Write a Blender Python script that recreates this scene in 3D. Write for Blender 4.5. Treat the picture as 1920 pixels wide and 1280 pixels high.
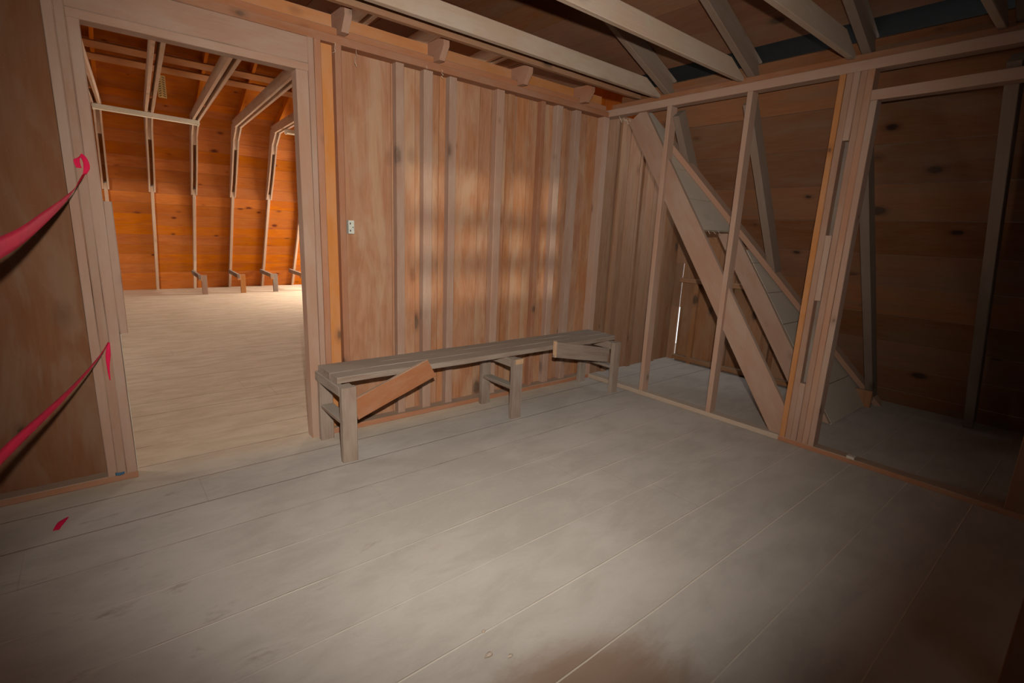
import bpy, bmesh, math, random
from mathutils import Vector, Matrix
random.seed(7)
scene = bpy.context.scene
for o in list(bpy.data.objects):
    bpy.data.objects.remove(o)
COL = scene.collection

# ------------------------------------------------------------------ camera
R = ((0.7721265312758224, -0.6340477216817532, 0.042474772867487895),
     (-0.10522363314905554, -0.19348345852689788, -0.9754445849474913),
     (0.6266965826673061, 0.7486973939089929, -0.2161105165568584))
CAMPOS = Vector((0, 0, 1.4))
cd = bpy.data.cameras.new('camera')
cam = bpy.data.objects.new('camera', cd)
COL.objects.link(cam)
m = Matrix(((R[0][0], -R[1][0], -R[2][0], 0),
            (R[0][1], -R[1][1], -R[2][1], 0),
            (R[0][2], -R[1][2], -R[2][2], CAMPOS.z),
            (0, 0, 0, 1)))
cam.matrix_world = m
cd.sensor_width = 36.0
cd.lens = 938.3 / 1920 * 36.0
cd.clip_start = 0.02
scene.camera = cam

# ------------------------------------------------------------------ world, view
w = bpy.data.worlds.new('sky')
scene.world = w
w.use_nodes = True
bg = w.node_tree.nodes['Background']
bg.inputs[0].default_value = (0.90, 0.94, 1.0, 1)
bg.inputs[1].default_value = 1.6
scene.view_settings.view_transform = 'Standard'
scene.view_settings.look = 'None'
scene.view_settings.exposure = 0.0
scene.view_settings.gamma = 1.0
scene.view_settings.use_curve_mapping = False

# ------------------------------------------------------------------ lights
def light(name, kind, loc, target, energy, color, **kw):
    l = bpy.data.lights.new(name, kind)
    l.energy = energy
    l.color = color
    for k, v in kw.items():
        setattr(l, k, v)
    o = bpy.data.objects.new(name, l)
    o.location = loc
    o.rotation_euler = (Vector(target) - Vector(loc)).to_track_quat('-Z', 'Y').to_euler()
    COL.objects.link(o)
    return o

# the flash on the camera, a little above and right of the lens
light('camera_flash', 'SPOT', (0.05, 0.0, 1.60), (2.25, 3.2, 1.02), 485, (1.0, 0.935, 0.87),
      spot_size=math.radians(106), spot_blend=1.0, shadow_soft_size=0.02)
# weaker bounce of the flash from the room behind the camera
light('room_bounce', 'POINT', (-0.4, -1.6, 1.9), (0, 0, 0), 5, (1.0, 0.86, 0.72), shadow_soft_size=0.5)
# daylight through the gable windows of the long room beyond
light('gable_daylight', 'AREA', (5.45, 10.2, 1.6), (2.9, 10.9, 0.1), 370, (1.0, 0.93, 0.84),
      shape='RECTANGLE', size=2.4, size_y=1.6)
light('gable_daylight_far_end', 'AREA', (-4.9, 7.6, 1.6), (0, 5.2, 0.0), 40, (1.0, 0.93, 0.84),
      shape='RECTANGLE', size=2.4, size_y=1.6, spread=math.radians(75))
# low sun through the window behind the camera
light('low_sun', 'SUN', (-4, -9, 4), (-4 + 2.6, -9 + 6.4, 4 - 0.62), 1.25, (1.0, 0.93, 0.80), angle=math.radians(1.3))

# ------------------------------------------------------------------ materials
def nd(nt, t, **kw):
    n = nt.nodes.new(t)
    for k, v in kw.items():
        setattr(n, k, v)
    return n

def mix(nt, a, b, f, mode='MIX'):
    n = nt.nodes.new('ShaderNodeMix')
    n.data_type = 'RGBA'
    n.blend_type = mode
    for sock, val in ((n.inputs[0], f), (n.inputs[6], a), (n.inputs[7], b)):
        if isinstance(val, bpy.types.NodeSocket):
            nt.links.new(val, sock)
        elif isinstance(val, (int, float)):
            sock.default_value = val
        else:
            sock.default_value = (*val, 1) if len(val) == 3 else val
    return n.outputs[2]

def mth(nt, op, a, b=None, c=None, clamp=False):
    n = nt.nodes.new('ShaderNodeMath')
    n.operation = op
    n.use_clamp = clamp
    for i, v in enumerate((a, b, c)):
        if v is None:
            continue
        if isinstance(v, bpy.types.NodeSocket):
            nt.links.new(v, n.inputs[i])
        else:
            n.inputs[i].default_value = v
    return n.outputs[0]

def mrange(nt, v, a, b, c=0.0, d=1.0, smooth=True):
    n = nt.nodes.new('ShaderNodeMapRange')
    n.interpolation_type = 'SMOOTHSTEP' if smooth else 'LINEAR'
    nt.links.new(v, n.inputs[0])
    for i, x in enumerate((a, b, c, d)):
        n.inputs[i + 1].default_value = x
    return n.outputs[0]

def mapping(nt, vec, scale):
    n = nt.nodes.new('ShaderNodeVectorMath')
    n.operation = 'MULTIPLY'
    nt.links.new(vec, n.inputs[0])
    n.inputs[1].default_value = scale
    return n.outputs[0]

def noise(nt, vec, scale=1.0, detail=3, rough=0.55, dist=0.0):
    n = nt.nodes.new('ShaderNodeTexNoise')
    nt.links.new(vec, n.inputs['Vector'])
    n.inputs['Scale'].default_value = scale
    n.inputs['Detail'].default_value = detail
    n.inputs['Roughness'].default_value = rough
    n.inputs['Distortion'].default_value = dist
    return n.outputs[0]

def new_mat(name):
    mt = bpy.data.materials.new(name)
    mt.use_nodes = True
    nt = mt.node_tree
    b = nt.nodes['Principled BSDF']
    return mt, nt, b

def wood(name, light_c, dark_c, dust_c=(0.50, 0.44, 0.36), dust=0.3, top_dust=0.85, knots=0.8, rnd_amt=0.25,
         knot_c=(0.055, 0.028, 0.016), rough=0.85, patch=0.0, patch_c=None, knot_scale=1.0, soft=1.0):
    """Sawn timber; grain runs along the object's own X axis, each plank or object gets its own tone."""
    mt, nt, b = new_mat(name)
    L = nt.links.new
    tc = nd(nt, 'ShaderNodeTexCoord')
    oi = nd(nt, 'ShaderNodeObjectInfo')
    at = nd(nt, 'ShaderNodeAttribute')
    at.attribute_name = 'rnd'
    rnd = mth(nt, 'FRACT', mth(nt, 'ADD', mth(nt, 'MULTIPLY', oi.outputs['Random'], 7.31), at.outputs['Fac']))
    off = nd(nt, 'ShaderNodeCombineXYZ')
    L(mth(nt, 'MULTIPLY', rnd, 37.0), off.inputs[0])
    L(mth(nt, 'MULTIPLY', rnd, 91.0), off.inputs[1])
    L(mth(nt, 'MULTIPLY', rnd, 53.0), off.inputs[2])
    va = nd(nt, 'ShaderNodeVectorMath')
    va.operation = 'ADD'
    L(tc.outputs['Object'], va.inputs[0])
    L(off.outputs[0], va.inputs[1])
    v = va.outputs[0]
    fine = noise(nt, mapping(nt, v, (4.0, 60, 60)), 1.0, 4, 0.65)
    broad = noise(nt, mapping(nt, v, (0.7, 5.5, 5.5)), 1.0, 3, 0.5, 0.6)
    wav = mth(nt, 'SINE', mth(nt, 'MULTIPLY', broad, 70.0))
    wav = mth(nt, 'MULTIPLY_ADD', wav, 0.5, 0.5)
    g = mth(nt, 'ADD', mth(nt, 'MULTIPLY', fine, 0.85), mth(nt, 'MULTIPLY', wav, 0.14))
    g = mth(nt, 'ADD', g, mth(nt, 'MULTIPLY', broad, 0.35))
    gf = mrange(nt, g, 0.40 - soft * 0.35, 0.82 + soft * 0.35, soft * 0.25, 1.0 - soft * 0.25, False)
    col = mix(nt, dark_c, light_c, gf)
    # tone of the plank
    hsv = nd(nt, 'ShaderNodeHueSaturation')
    L(col, hsv.inputs['Color'])
    L(mrange(nt, rnd, 0, 1, 1 - rnd_amt, 1 + rnd_amt, False), hsv.inputs['Value'])
    r2 = mth(nt, 'FRACT', mth(nt, 'MULTIPLY', rnd, 13.7))
    L(mrange(nt, r2, 0, 1, 1 - rnd_amt * 0.25, 1 + rnd_amt * 0.6, False), hsv.inputs['Saturation'])
    col = hsv.outputs[0]
    if patch_c is not None:
        pn = noise(nt, mapping(nt, v, (1.3, 5.0, 5.0)), 1.0, 4, 0.6, 0.5)
        col = mix(nt, col, patch_c, mth(nt, 'MULTIPLY', mrange(nt, pn, 0.48, 0.66), patch))
    # knots
    if knots > 0:
        vo = nd(nt, 'ShaderNodeTexVoronoi')
        L(mapping(nt, v, (3.0 * knot_scale, 5.2 * knot_scale, 5.2 * knot_scale)), vo.inputs['Vector'])
        vo.inputs['Scale'].default_value = 1.0
        wob = noise(nt, mapping(nt, v, (30, 30, 30)), 1.0, 2)
        d = mth(nt, 'ADD', vo.outputs['Distance'], mth(nt, 'MULTIPLY', wob, 0.05))
        sep = nd(nt, 'ShaderNodeSeparateColor')
        L(vo.outputs['Color'], sep.inputs[0])
        size = mth(nt, 'MULTIPLY', mth(nt, 'POWER', sep.outputs[0], 2.0), 0.22)
        kf = mth(nt, 'SUBTRACT', 1.0, mth(nt, 'DIVIDE', d, mth(nt, 'ADD', size, 0.02)), clamp=True)
        kf = mrange(nt, kf, 0.0, 0.35)
        halo = mrange(nt, mth(nt, 'SUBTRACT', d, size), 0.12, 0.0)
        col = mix(nt, col, tuple(c * 0.62 for c in dark_c), mth(nt, 'MULTIPLY', halo, 0.45))
        col = mix(nt, col, knot_c, mth(nt, 'MULTIPLY', kf, knots))
    # settled dust: an even film plus a thick layer on whatever faces up
    geo = nd(nt, 'ShaderNodeNewGeometry')
    sx = nd(nt, 'ShaderNodeSeparateXYZ')
    L(geo.outputs['Normal'], sx.inputs[0])
    up = mrange(nt, sx.outputs[2], 0.30, 0.75)
    dn = noise(nt, mapping(nt, v, (2.5, 7, 7)), 1.0, 5, 0.65)
    film = mth(nt, 'MULTIPLY', mrange(nt, dn, 0.35, 0.7), dust, clamp=True)
    film = mth(nt, 'MAXIMUM', film, mth(nt, 'MULTIPLY', up, top_dust))
    col = mix(nt, col, dust_c, film)
    # pale flecks
    fl = nd(nt, 'ShaderNodeTexVoronoi')
    L(mapping(nt, v, (22, 30, 30)), fl.inputs['Vector'])
    sf = nd(nt, 'ShaderNodeSeparateColor')
    L(fl.outputs['Color'], sf.inputs[0])
    flm = mth(nt, 'MULTIPLY', mth(nt, 'LESS_THAN', fl.outputs['Distance'], 0.09), mth(nt, 'GREATER_THAN', sf.outputs[1], 0.88))
    col = mix(nt, col, (0.62, 0.55, 0.45), mth(nt, 'MULTIPLY', flm, 0.5))
    L(col, b.inputs['Base Color'])
    b.inputs['Roughness'].default_value = rough
    b.inputs['Specular IOR Level'].default_value = 0.08
    bp = nd(nt, 'ShaderNodeBump')
    bp.inputs['Strength'].default_value = 0.35
    bp.inputs['Distance'].default_value = 0.004
    L(g, bp.inputs['Height'])
    L(bp.outputs[0], b.inputs['Normal'])
    return mt

def plain(name, c, rough=0.6, metal=0.0, spec=0.3, bump=0.0, var=0.0):
    mt, nt, b = new_mat(name)
    b.inputs['Roughness'].default_value = rough
    b.inputs['Metallic'].default_value = metal
    b.inputs['Specular IOR Level'].default_value = spec
    tc = nd(nt, 'ShaderNodeTexCoord')
    n = noise(nt, tc.outputs['Object'], 18.0, 4, 0.6)
    k = mrange(nt, n, 0.3, 0.7, 1 - var, 1 + var, False)
    col = mix(nt, (0, 0, 0), c, 1.0)
    hsv = nd(nt, 'ShaderNodeHueSaturation')
    nt.links.new(col, hsv.inputs['Color'])
    nt.links.new(k, hsv.inputs['Value'])
    nt.links.new(hsv.outputs[0], b.inputs['Base Color'])
    return mt

M = {}
M['stud'] = wood('dusty_stud_wood', (0.392, 0.247, 0.176), (0.288, 0.156, 0.101), dust=0.45, knots=0.55, rnd_amt=0.09, dust_c=(0.376, 0.293, 0.223))
M['pinkstud'] = wood('pinkish_stud_wood', (0.376, 0.209, 0.137), (0.280, 0.133, 0.076), dust=0.35, knots=0.6, rnd_amt=0.10, dust_c=(0.376, 0.281, 0.209))
M['redstud'] = wood('red_brown_stud_wood', (0.344, 0.156, 0.083), (0.248, 0.095, 0.043), dust=0.28, knots=0.7, rnd_amt=0.12, dust_c=(0.360, 0.266, 0.194))
M['orange'] = wood('fresh_orange_pine', (0.464, 0.205, 0.072), (0.352, 0.129, 0.040), dust=0.15, knots=0.7, rnd_amt=0.10)
M['endgrain'] = wood('pale_end_grain', (0.496, 0.304, 0.173), (0.400, 0.228, 0.122), dust=0.2, knots=0.0, rnd_amt=0.06)
M['grey'] = wood('greyed_bench_wood', (0.256, 0.190, 0.144), (0.160, 0.106, 0.079), dust=0.5, knots=0.5, rnd_amt=0.12,
                 dust_c=(0.320, 0.274, 0.220), top_dust=0.95, soft=0.3)
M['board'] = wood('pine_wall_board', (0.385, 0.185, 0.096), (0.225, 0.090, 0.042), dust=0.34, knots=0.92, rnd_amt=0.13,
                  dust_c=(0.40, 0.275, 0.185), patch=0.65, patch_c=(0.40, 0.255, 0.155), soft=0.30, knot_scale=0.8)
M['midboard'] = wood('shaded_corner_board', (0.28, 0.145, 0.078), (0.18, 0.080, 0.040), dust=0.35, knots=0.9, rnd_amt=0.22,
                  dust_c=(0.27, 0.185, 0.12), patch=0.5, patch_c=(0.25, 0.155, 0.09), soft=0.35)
M['ply'] = wood('old_plywood', (0.23, 0.105, 0.056), (0.165, 0.068, 0.033), dust=0.3, knots=0.8, rnd_amt=0.1,
                dust_c=(0.22, 0.135, 0.082), patch=0.7, patch_c=(0.23, 0.135, 0.08), knot_scale=0.65, soft=0.5)
M['barn'] = wood('orange_barn_board', (0.52, 0.158, 0.021), (0.26, 0.057, 0.007), dust=0.03, knots=0.95, rnd_amt=0.15,
                 knot_c=(0.10, 0.018, 0.006), top_dust=0.2, patch=0.55, patch_c=(0.30, 0.070, 0.012), soft=0.7)
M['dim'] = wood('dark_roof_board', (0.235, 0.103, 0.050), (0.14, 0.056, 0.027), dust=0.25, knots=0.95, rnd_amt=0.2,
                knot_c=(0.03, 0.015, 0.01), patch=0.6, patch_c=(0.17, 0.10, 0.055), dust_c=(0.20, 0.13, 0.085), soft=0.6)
M['joist'] = wood('pale_dusty_joist', (0.44, 0.325, 0.235), (0.34, 0.235, 0.16), dust=0.6, dust_c=(0.42, 0.35, 0.28), knots=0.45, rnd_amt=0.06)
M['rib'] = wood('pale_barn_rib', (0.50, 0.325, 0.21), (0.42, 0.235, 0.135), dust=0.35, knots=0.3, rnd_amt=0.06)
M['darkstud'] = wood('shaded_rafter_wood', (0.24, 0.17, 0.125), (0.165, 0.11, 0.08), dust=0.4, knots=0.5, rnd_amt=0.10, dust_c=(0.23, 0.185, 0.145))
M['sheath'] = wood('dust_covered_sheathing', (0.46, 0.37, 0.28), (0.38, 0.28, 0.20), dust=0.8, knots=0.1, rnd_amt=0.05,
                   dust_c=(0.50, 0.44, 0.36), top_dust=1.0)
M['tar'] = plain('tar_paper', (0.009, 0.010, 0.009), 0.9, var=0.2)
M['pink'] = plain('pink_flagging_plastic', (1.0, 0.028, 0.135), 0.6, spec=0.15, var=0.06)
M['cream'] = plain('cream_enamel', (0.80, 0.73, 0.55), 0.45, spec=0.4, var=0.05)
M['tan'] = plain('tan_reflector', (0.50, 0.36, 0.22), 0.5, var=0.06)
M['yellow'] = plain('yellow_plastic', (0.78, 0.56, 0.20), 0.5, var=0.08)
M['slot'] = plain('slot_shadow_brown', (0.20, 0.10, 0.04), 0.8)
M['metal'] = plain('grey_metal_box', (0.52, 0.52, 0.44), 0.5, metal=0.2, var=0.15)
M['hole'] = plain('dark_knockout', (0.03, 0.03, 0.03), 0.8)
M['blue'] = plain('blue_tape', (0.10, 0.22, 0.34), 0.6)
M['web'] = plain('dusty_cobweb', (0.62, 0.52, 0.40), 0.9)
M['tube'] = plain('fluorescent_tube_off', (0.85, 0.84, 0.76), 0.3, spec=0.5)

def floor_mat():
    mt, nt, b = new_mat('dusty_plank_floor')
    L = nt.links.new
    tc = nd(nt, 'ShaderNodeTexCoord')
    P = tc.outputs['Object']
    sp = nd(nt, 'ShaderNodeSeparateXYZ')
    L(P, sp.inputs[0])
    X, Y = sp.outputs[0], sp.outputs[1]
    PW = 0.3035
    wob = noise(nt, mapping(nt, P, (3, 3, 3)), 1.0, 3)
    yy = mth(nt, 'ADD', Y, mth(nt, 'MULTIPLY', mth(nt, 'SUBTRACT', wob, 0.5), 0.006))
    t = mth(nt, 'DIVIDE', mth(nt, 'SUBTRACT', yy, 2.108), PW)
    row = mth(nt, 'FLOOR', mth(nt, 'ADD', t, 0.5))
    dist = mth(nt, 'MULTIPLY', mth(nt, 'ABSOLUTE', mth(nt, 'SUBTRACT', t, row)), PW)
    rowc = mth(nt, 'FLOOR', t)
    rr = nd(nt, 'ShaderNodeTexWhiteNoise')
    rr.noise_dimensions = '1D'
    L(rowc, rr.inputs['W'])
    seamr = nd(nt, 'ShaderNodeTexWhiteNoise')
    seamr.noise_dimensions = '1D'
    L(mth(nt, 'ADD', row, 40.3), seamr.inputs['W'])
    brk = noise(nt, mapping(nt, P, (2.2, 0.4, 1)), 1.0, 4, 0.6)
    seam = mrange(nt, dist, 0.0045, 0.0015)
    vis = mrange(nt, mth(nt, 'ADD', brk, mth(nt, 'MULTIPLY', seamr.outputs[0], 0.30)), 0.46, 0.68, 0.22, 0.95)
    seamv = mth(nt, 'MULTIPLY', seam, vis)
    # butt joints across the planks
    xt = mth(nt, 'DIVIDE', mth(nt, 'ADD', X, mth(nt, 'MULTIPLY', rr.outputs[0], 2.4)), 2.44)
    bd = mth(nt, 'MULTIPLY', mth(nt, 'ABSOLUTE', mth(nt, 'SUBTRACT', xt, mth(nt, 'ROUND', xt))), 2.44)
    butt = mth(nt, 'MULTIPLY', mrange(nt, bd, 0.0030, 0.001), mrange(nt, brk, 0.45, 0.6, 0.05, 0.4))
    big = noise(nt, P, 0.7, 4, 0.6, 0.3)
    med = noise(nt, mapping(nt, P, (3.0, 7.5, 3.0)), 1.0, 6, 0.68, 0.4)
    fine = noise(nt, mapping(nt, P, (30, 45, 30)), 1.0, 4, 0.7)
    col = mix(nt, (0.385, 0.347, 0.300), (0.485, 0.443, 0.390), mrange(nt, mth(nt, 'MULTIPLY_ADD', mth(nt, 'SUBTRACT', med, 0.5), 0.7, big), 0.30, 0.70))
    scuff = mrange(nt, med, 0.56, 0.74)
    leftzone = mrange(nt, X, 1.6, 0.2)
    col = mix(nt, col, (0.235, 0.185, 0.145), mth(nt, 'MULTIPLY', scuff, mth(nt, 'MULTIPLY_ADD', leftzone, 0.50, 0.18)))
    col = mix(nt, col, (0.53, 0.47, 0.40), mth(nt, 'MULTIPLY', mrange(nt, fine, 0.5, 0.75), 0.22))
    # lens shadow near the camera, painted as a brown patch in the floor colour
    cx = mth(nt, 'SUBTRACT', X, 0.95)
    cy = mth(nt, 'SUBTRACT', Y, 0.72)
    rd = mth(nt, 'SQRT', mth(nt, 'ADD', mth(nt, 'MULTIPLY', cx, cx), mth(nt, 'MULTIPLY', mth(nt, 'MULTIPLY', cy, cy), 2.2)))
    lens_shadow = mrange(nt, mth(nt, 'ADD', rd, mth(nt, 'MULTIPLY', med, 0.25)), 0.68, 0.42)
    col = mix(nt, col, (0.235, 0.135, 0.078), mth(nt, 'MULTIPLY', lens_shadow, 0.75))
    # warm bounced light of the long room, put into its floor colour
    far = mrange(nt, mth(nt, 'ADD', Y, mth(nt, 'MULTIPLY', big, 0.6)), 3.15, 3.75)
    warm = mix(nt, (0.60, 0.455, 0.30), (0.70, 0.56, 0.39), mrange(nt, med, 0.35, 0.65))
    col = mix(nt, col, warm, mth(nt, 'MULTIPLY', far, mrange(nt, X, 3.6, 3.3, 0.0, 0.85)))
    # specks
    vo = nd(nt, 'ShaderNodeTexVoronoi')
    L(mapping(nt, P, (9, 9, 9)), vo.inputs['Vector'])
    sc = nd(nt, 'ShaderNodeSeparateColor')
    L(vo.outputs['Color'], sc.inputs[0])
    spk = mth(nt, 'MULTIPLY', mth(nt, 'LESS_THAN', vo.outputs['Distance'], 0.045), mth(nt, 'GREATER_THAN', sc.outputs[0], 0.72))
    col = mix(nt, col, (0.12, 0.09, 0.07), mth(nt, 'MULTIPLY', spk, 0.75))
    pale = mrange(nt, Y, 2.35, 2.2)
    seamc = mix(nt, (0.17, 0.125, 0.09), (0.60, 0.53, 0.43), pale)
    col = mix(nt, col, seamc, mth(nt, 'MULTIPLY', seamv, 0.85))
    col = mix(nt, col, (0.24, 0.18, 0.13), butt)
    L(col, b.inputs['Base Color'])
    b.inputs['Roughness'].default_value = 0.9
    b.inputs['Specular IOR Level'].default_value = 0.12
    bp = nd(nt, 'ShaderNodeBump')
    bp.inputs['Strength'].default_value = 0.6
    bp.inputs['Distance'].default_value = 0.004
    h = mth(nt, 'ADD', mth(nt, 'MULTIPLY', seamv, mth(nt, 'MULTIPLY_ADD', pale, 1.6, -0.8)), mth(nt, 'MULTIPLY', fine, 0.25))
    L(mth(nt, 'ADD', h, mth(nt, 'MULTIPLY', med, 0.5)), bp.inputs['Height'])
    L(bp.outputs[0], b.inputs['Normal'])
    return mt
M['floor'] = floor_mat()

# ------------------------------------------------------------------ builders
def tag(o, label=None, cat=None, group=None, kind=None):
    if label: o['label'] = label
    if cat: o['category'] = cat
    if group: o['group'] = group
    if kind: o['kind'] = kind
    return o

def link(name, bm, mat, parent=None, matrix=None):
    me = bpy.data.meshes.new(name)
    bm.to_mesh(me)
    bm.free()
    me.materials.append(mat)
    o = bpy.data.objects.new(name, me)
    COL.objects.link(o)
    if matrix is not None:
        o.matrix_world = matrix
    if parent is not None:
        o.parent = parent
        o.matrix_parent_inverse = PARINV[parent.name]
    PARINV[o.name] = (matrix or Matrix.Identity(4)).inverted()
    return o
PARINV = {}

def empty(name, loc, label, cat, group=None):
    o = bpy.data.objects.new(name, None)
    o.empty_display_size = 0.1
    COL.objects.link(o)
    o.location = loc
    tag(o, label, cat, group)
    PARINV[o.name] = Matrix.Translation(Vector(loc)).inverted()
    return o

def cuboid(bm, x0, x1, y0, y1, z0, z1, val=None, lay=None, bevel=0.0):
    vs = [bm.verts.new((x, y, z)) for x in (x0, x1) for y in (y0, y1) for z in (z0, z1)]
    fs = []
    for idx in ((0, 1, 3, 2), (4, 6, 7, 5), (0, 4, 5, 1), (2, 3, 7, 6), (0, 2, 6, 4), (1, 5, 7, 3)):
        f = bm.faces.new([vs[i] for i in idx])
        if lay is not None:
            f[lay] = val
        fs.append(f)
    return vs, fs

def frame(p0, p1, up):
    p0, p1, up = Vector(p0), Vector(p1), Vector(up)
    x = (p1 - p0).normalized()
    y = up.cross(x).normalized()
    z = x.cross(y)
    mtx = Matrix.Identity(4)
    for i in range(3):
        mtx[i][0], mtx[i][1], mtx[i][2], mtx[i][3] = x[i], y[i], z[i], p0[i]
    return mtx, (p1 - p0).length

def bar(name, p0, p1, wd, ht, up, mat, parent=None, cut0=0.0, cut1=0.0, anchor=(0, 0), rough=0.0015, segs=6):
    """A sawn timber from p0 to p1: wd across, ht along 'up'. cut0/cut1 slant the ends (shift of the top edge)."""
    mtx, L = frame(p0, p1, up)
    bm = bmesh.new()
    y0, y1 = -wd / 2 + anchor[0] * wd / 2, wd / 2 + anchor[0] * wd / 2
    z0, z1 = -ht / 2 + anchor[1] * ht / 2, ht / 2 + anchor[1] * ht / 2
    c = min(0.003, wd * 0.12, ht * 0.12)
    prof = [(y0 + c, z0), (y1 - c, z0), (y1, z0 + c), (y1, z1 - c), (y1 - c, z1), (y0 + c, z1), (y0, z1 - c), (y0, z0 + c)]
    rings = []
    n = max(2, min(segs, int(L / 0.25) + 2))
    for k in range(n):
        t = k / (n - 1)
        ring = []
        for (y, z) in prof:
            s = (z - z0) / (z1 - z0)
            x = t * L + (1 - t) * cut0 * s + t * cut1 * s
            j = rough if 0 < k < n - 1 else rough * 0.4
            ring.append(bm.verts.new((x, y + random.uniform(-j, j), z + random.uniform(-j, j))))
        rings.append(ring)
    for k in range(n - 1):
        for i in range(8):
            bm.faces.new((rings[k][i], rings[k][(i + 1) % 8], rings[k + 1][(i + 1) % 8], rings[k + 1][i]))
    bm.faces.new(list(reversed(rings[0])))
    bm.faces.new(rings[-1])
    bmesh.ops.recalc_face_normals(bm, faces=bm.faces)
    return link(name, bm, mat, parent, mtx)

def boxb(name, x, y, z, grain, mat, parent=None, **kw):
    """Axis-aligned timber given by its extents; grain = 'x','y' or 'z'."""
    cx, cy, cz = (x[0] + x[1]) / 2, (y[0] + y[1]) / 2, (z[0] + z[1]) / 2
    if grain == 'x':
        return bar(name, (x[0], cy, cz), (x[1], cy, cz), y[1] - y[0], z[1] - z[0], (0, 0, 1), mat, parent, **kw)
    if grain == 'y':
        return bar(name, (cx, y[0], cz), (cx, y[1], cz), x[1] - x[0], z[1] - z[0], (0, 0, 1), mat, parent, **kw)
    return bar(name, (cx, cy, z[0]), (cx, cy, z[1]), x[1] - x[0], y[1] - y[0], (0, 1, 0), mat, parent, **kw)

def planks(name, O, U, V, runs, thick, mat, gap=0.003, jitter=0.0015, parent=None):
    """Boards in one mesh. U = along the boards, V = across. runs = [(v0, v1, u0, u1), ...]; thickness along U x V."""
    U, V = Vector(U).normalized(), Vector(V).normalized()
    W = U.cross(V)
    mtx = Matrix.Identity(4)
    for i in range(3):
        mtx[i][0], mtx[i][1], mtx[i][2], mtx[i][3] = U[i], V[i], W[i], O[i]
    bm = bmesh.new()
    lay = bm.faces.layers.float.new('rnd')
    for (v0, v1, u0, u1) in runs:
        j = random.uniform(-jitter, jitter)
        cuboid(bm, u0, u1, v0 + gap / 2, v1 - gap / 2, j, j + thick, random.random(), lay)
    bmesh.ops.recalc_face_normals(bm, faces=bm.faces)
    return link(name, bm, mat, parent, mtx)

def rows(v0, v1, wd, u0, u1, var=0.0, splits=0, step=0.61):
    out = []
    v = v0
    while v < v1 - 1e-4:
        ww = wd * (1 + random.uniform(-var, var))
        e = min(v1, v + ww)
        if v1 - e < wd * 0.3:
            e = v1
        us = [u0]
        if splits:
            k = random.sample(range(1, max(2, int((u1 - u0) / step))), min(splits, max(1, int((u1 - u0) / step) - 1)))
            us += sorted(u0 + q * step for q in k)
        us.append(u1)
        for a, bb in zip(us[:-1], us[1:]):
            if bb - a > 0.02:
                out.append((v, e, a + 0.001, bb - 0.001))
        v = e
    return out

# ------------------------------------------------------------------ dimensions
YB = 3.2          # room face of the partition with the doorway
XR = 3.69         # room face of the stud partition on the right
ZP = 2.427        # underside of the top plates
ZT = 2.515        # top of the top plates
XG = 5.17         # inner face of the gable wall
S_IN = 1.60       # slope of the barn's lower roof, dz/dy
def valley(z): return Vector((5.5 - z / 1.485, 1.2 + z / 1.5, z))

# ------------------------------------------------------------------ setting: floor and shells
bm = bmesh.new()
cuboid(bm, -5.2, 6.0, -3.6, 12.3, -0.06, 0.0)
bmesh.ops.recalc_face_normals(bm, faces=bm.faces)
tag(link('floor', bm, M['floor']), kind='structure')

# back partition, boards on its far side (vertical)
r = []
edges = [1.141, 1.255, 1.62, 1.80, 1.99, 2.06, 2.34, 2.45, 2.70, 2.83, 3.02, 3.21, 3.30, 3.52, 3.70, 3.92, 4.15, 4.33, 4.60, 4.78, 5.03, 5.17]
rc = []
for a, b_ in zip(edges[:-1], edges[1:]):
    (r if a < 3.70 else rc).append((a, b_, 0.0, 2.50))
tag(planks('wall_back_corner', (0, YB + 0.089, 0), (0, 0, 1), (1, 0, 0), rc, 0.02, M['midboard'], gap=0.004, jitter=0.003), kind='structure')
tag(planks('wall_back', (0, YB + 0.089, 0), (0, 0, 1), (1, 0, 0), r, 0.02, M['board'], gap=0.004, jitter=0.003), kind='structure')
# plywood part of the same partition, left of the doorway
tag(planks('wall_back_plywood', (0, YB + 0.075, 0), (0, 0, 1), (1, 0, 0), [(-1.32, -0.045, 0.0, 2.5), (-1.75, -1.325, 0, 2.5)], 0.015, M['ply'], jitter=0),
    kind='structure')
# gable wall of the barn (vertical boards, window opening over y 8.1..10.5)
r, rf = [], []
v = 1.2
while v < 11.9:
    ww = random.choice((0.14, 0.17, 0.20, 0.24))
    e = min(11.9, v + ww)
    if v < 3.175 < e:
        e = 3.175
    ztop = 4.6 if v > 3.0 else max(0.15, 1.5 * (v - 1.2) - 0.1)
    if e > 8.8 and v < 11.2:
        rf += [(v, e, -0.05, 0.85), (v, e, 2.35, ztop)]
    elif v > 3.4:
        rf.append((v, e, -0.05, min(ztop, 4.6)))
    elif e > 3.17:          # the edge board has shrunk: a crack of daylight low down
        r += [(v, e, -0.05, 0.62), (v, e + 0.010, 0.62, 1.12), (v, e + 0.0245, 1.12, 4.6)]
    else:
        r.append((v, e, -0.05, min(ztop, 4.6)))
    v = e
    if abs(v - 3.175) < 1e-6:
        v = 3.1975
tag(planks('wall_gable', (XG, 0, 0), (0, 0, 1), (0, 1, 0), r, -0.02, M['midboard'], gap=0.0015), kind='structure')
tag(planks('wall_gable_barn', (XG, 0, 0), (0, 0, 1), (0, 1, 0), rf, -0.02, M['barn'], gap=0.0005), kind='structure')
r = [(y, y + 0.25, 0, 4.6) for y in [1.2 + 0.25 * k for k in range(27)]] + [(y, y + 0.25, 0, 0.85) for y in [7.95 + 0.25 * k for k in range(7)]] + \
    [(y, y + 0.25, 2.3, 4.6) for y in [7.95 + 0.25 * k for k in range(7)]] + [(y, y + 0.25, 0, 4.6) for y in [9.7 + 0.25 * k for k in range(9)]]
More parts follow.
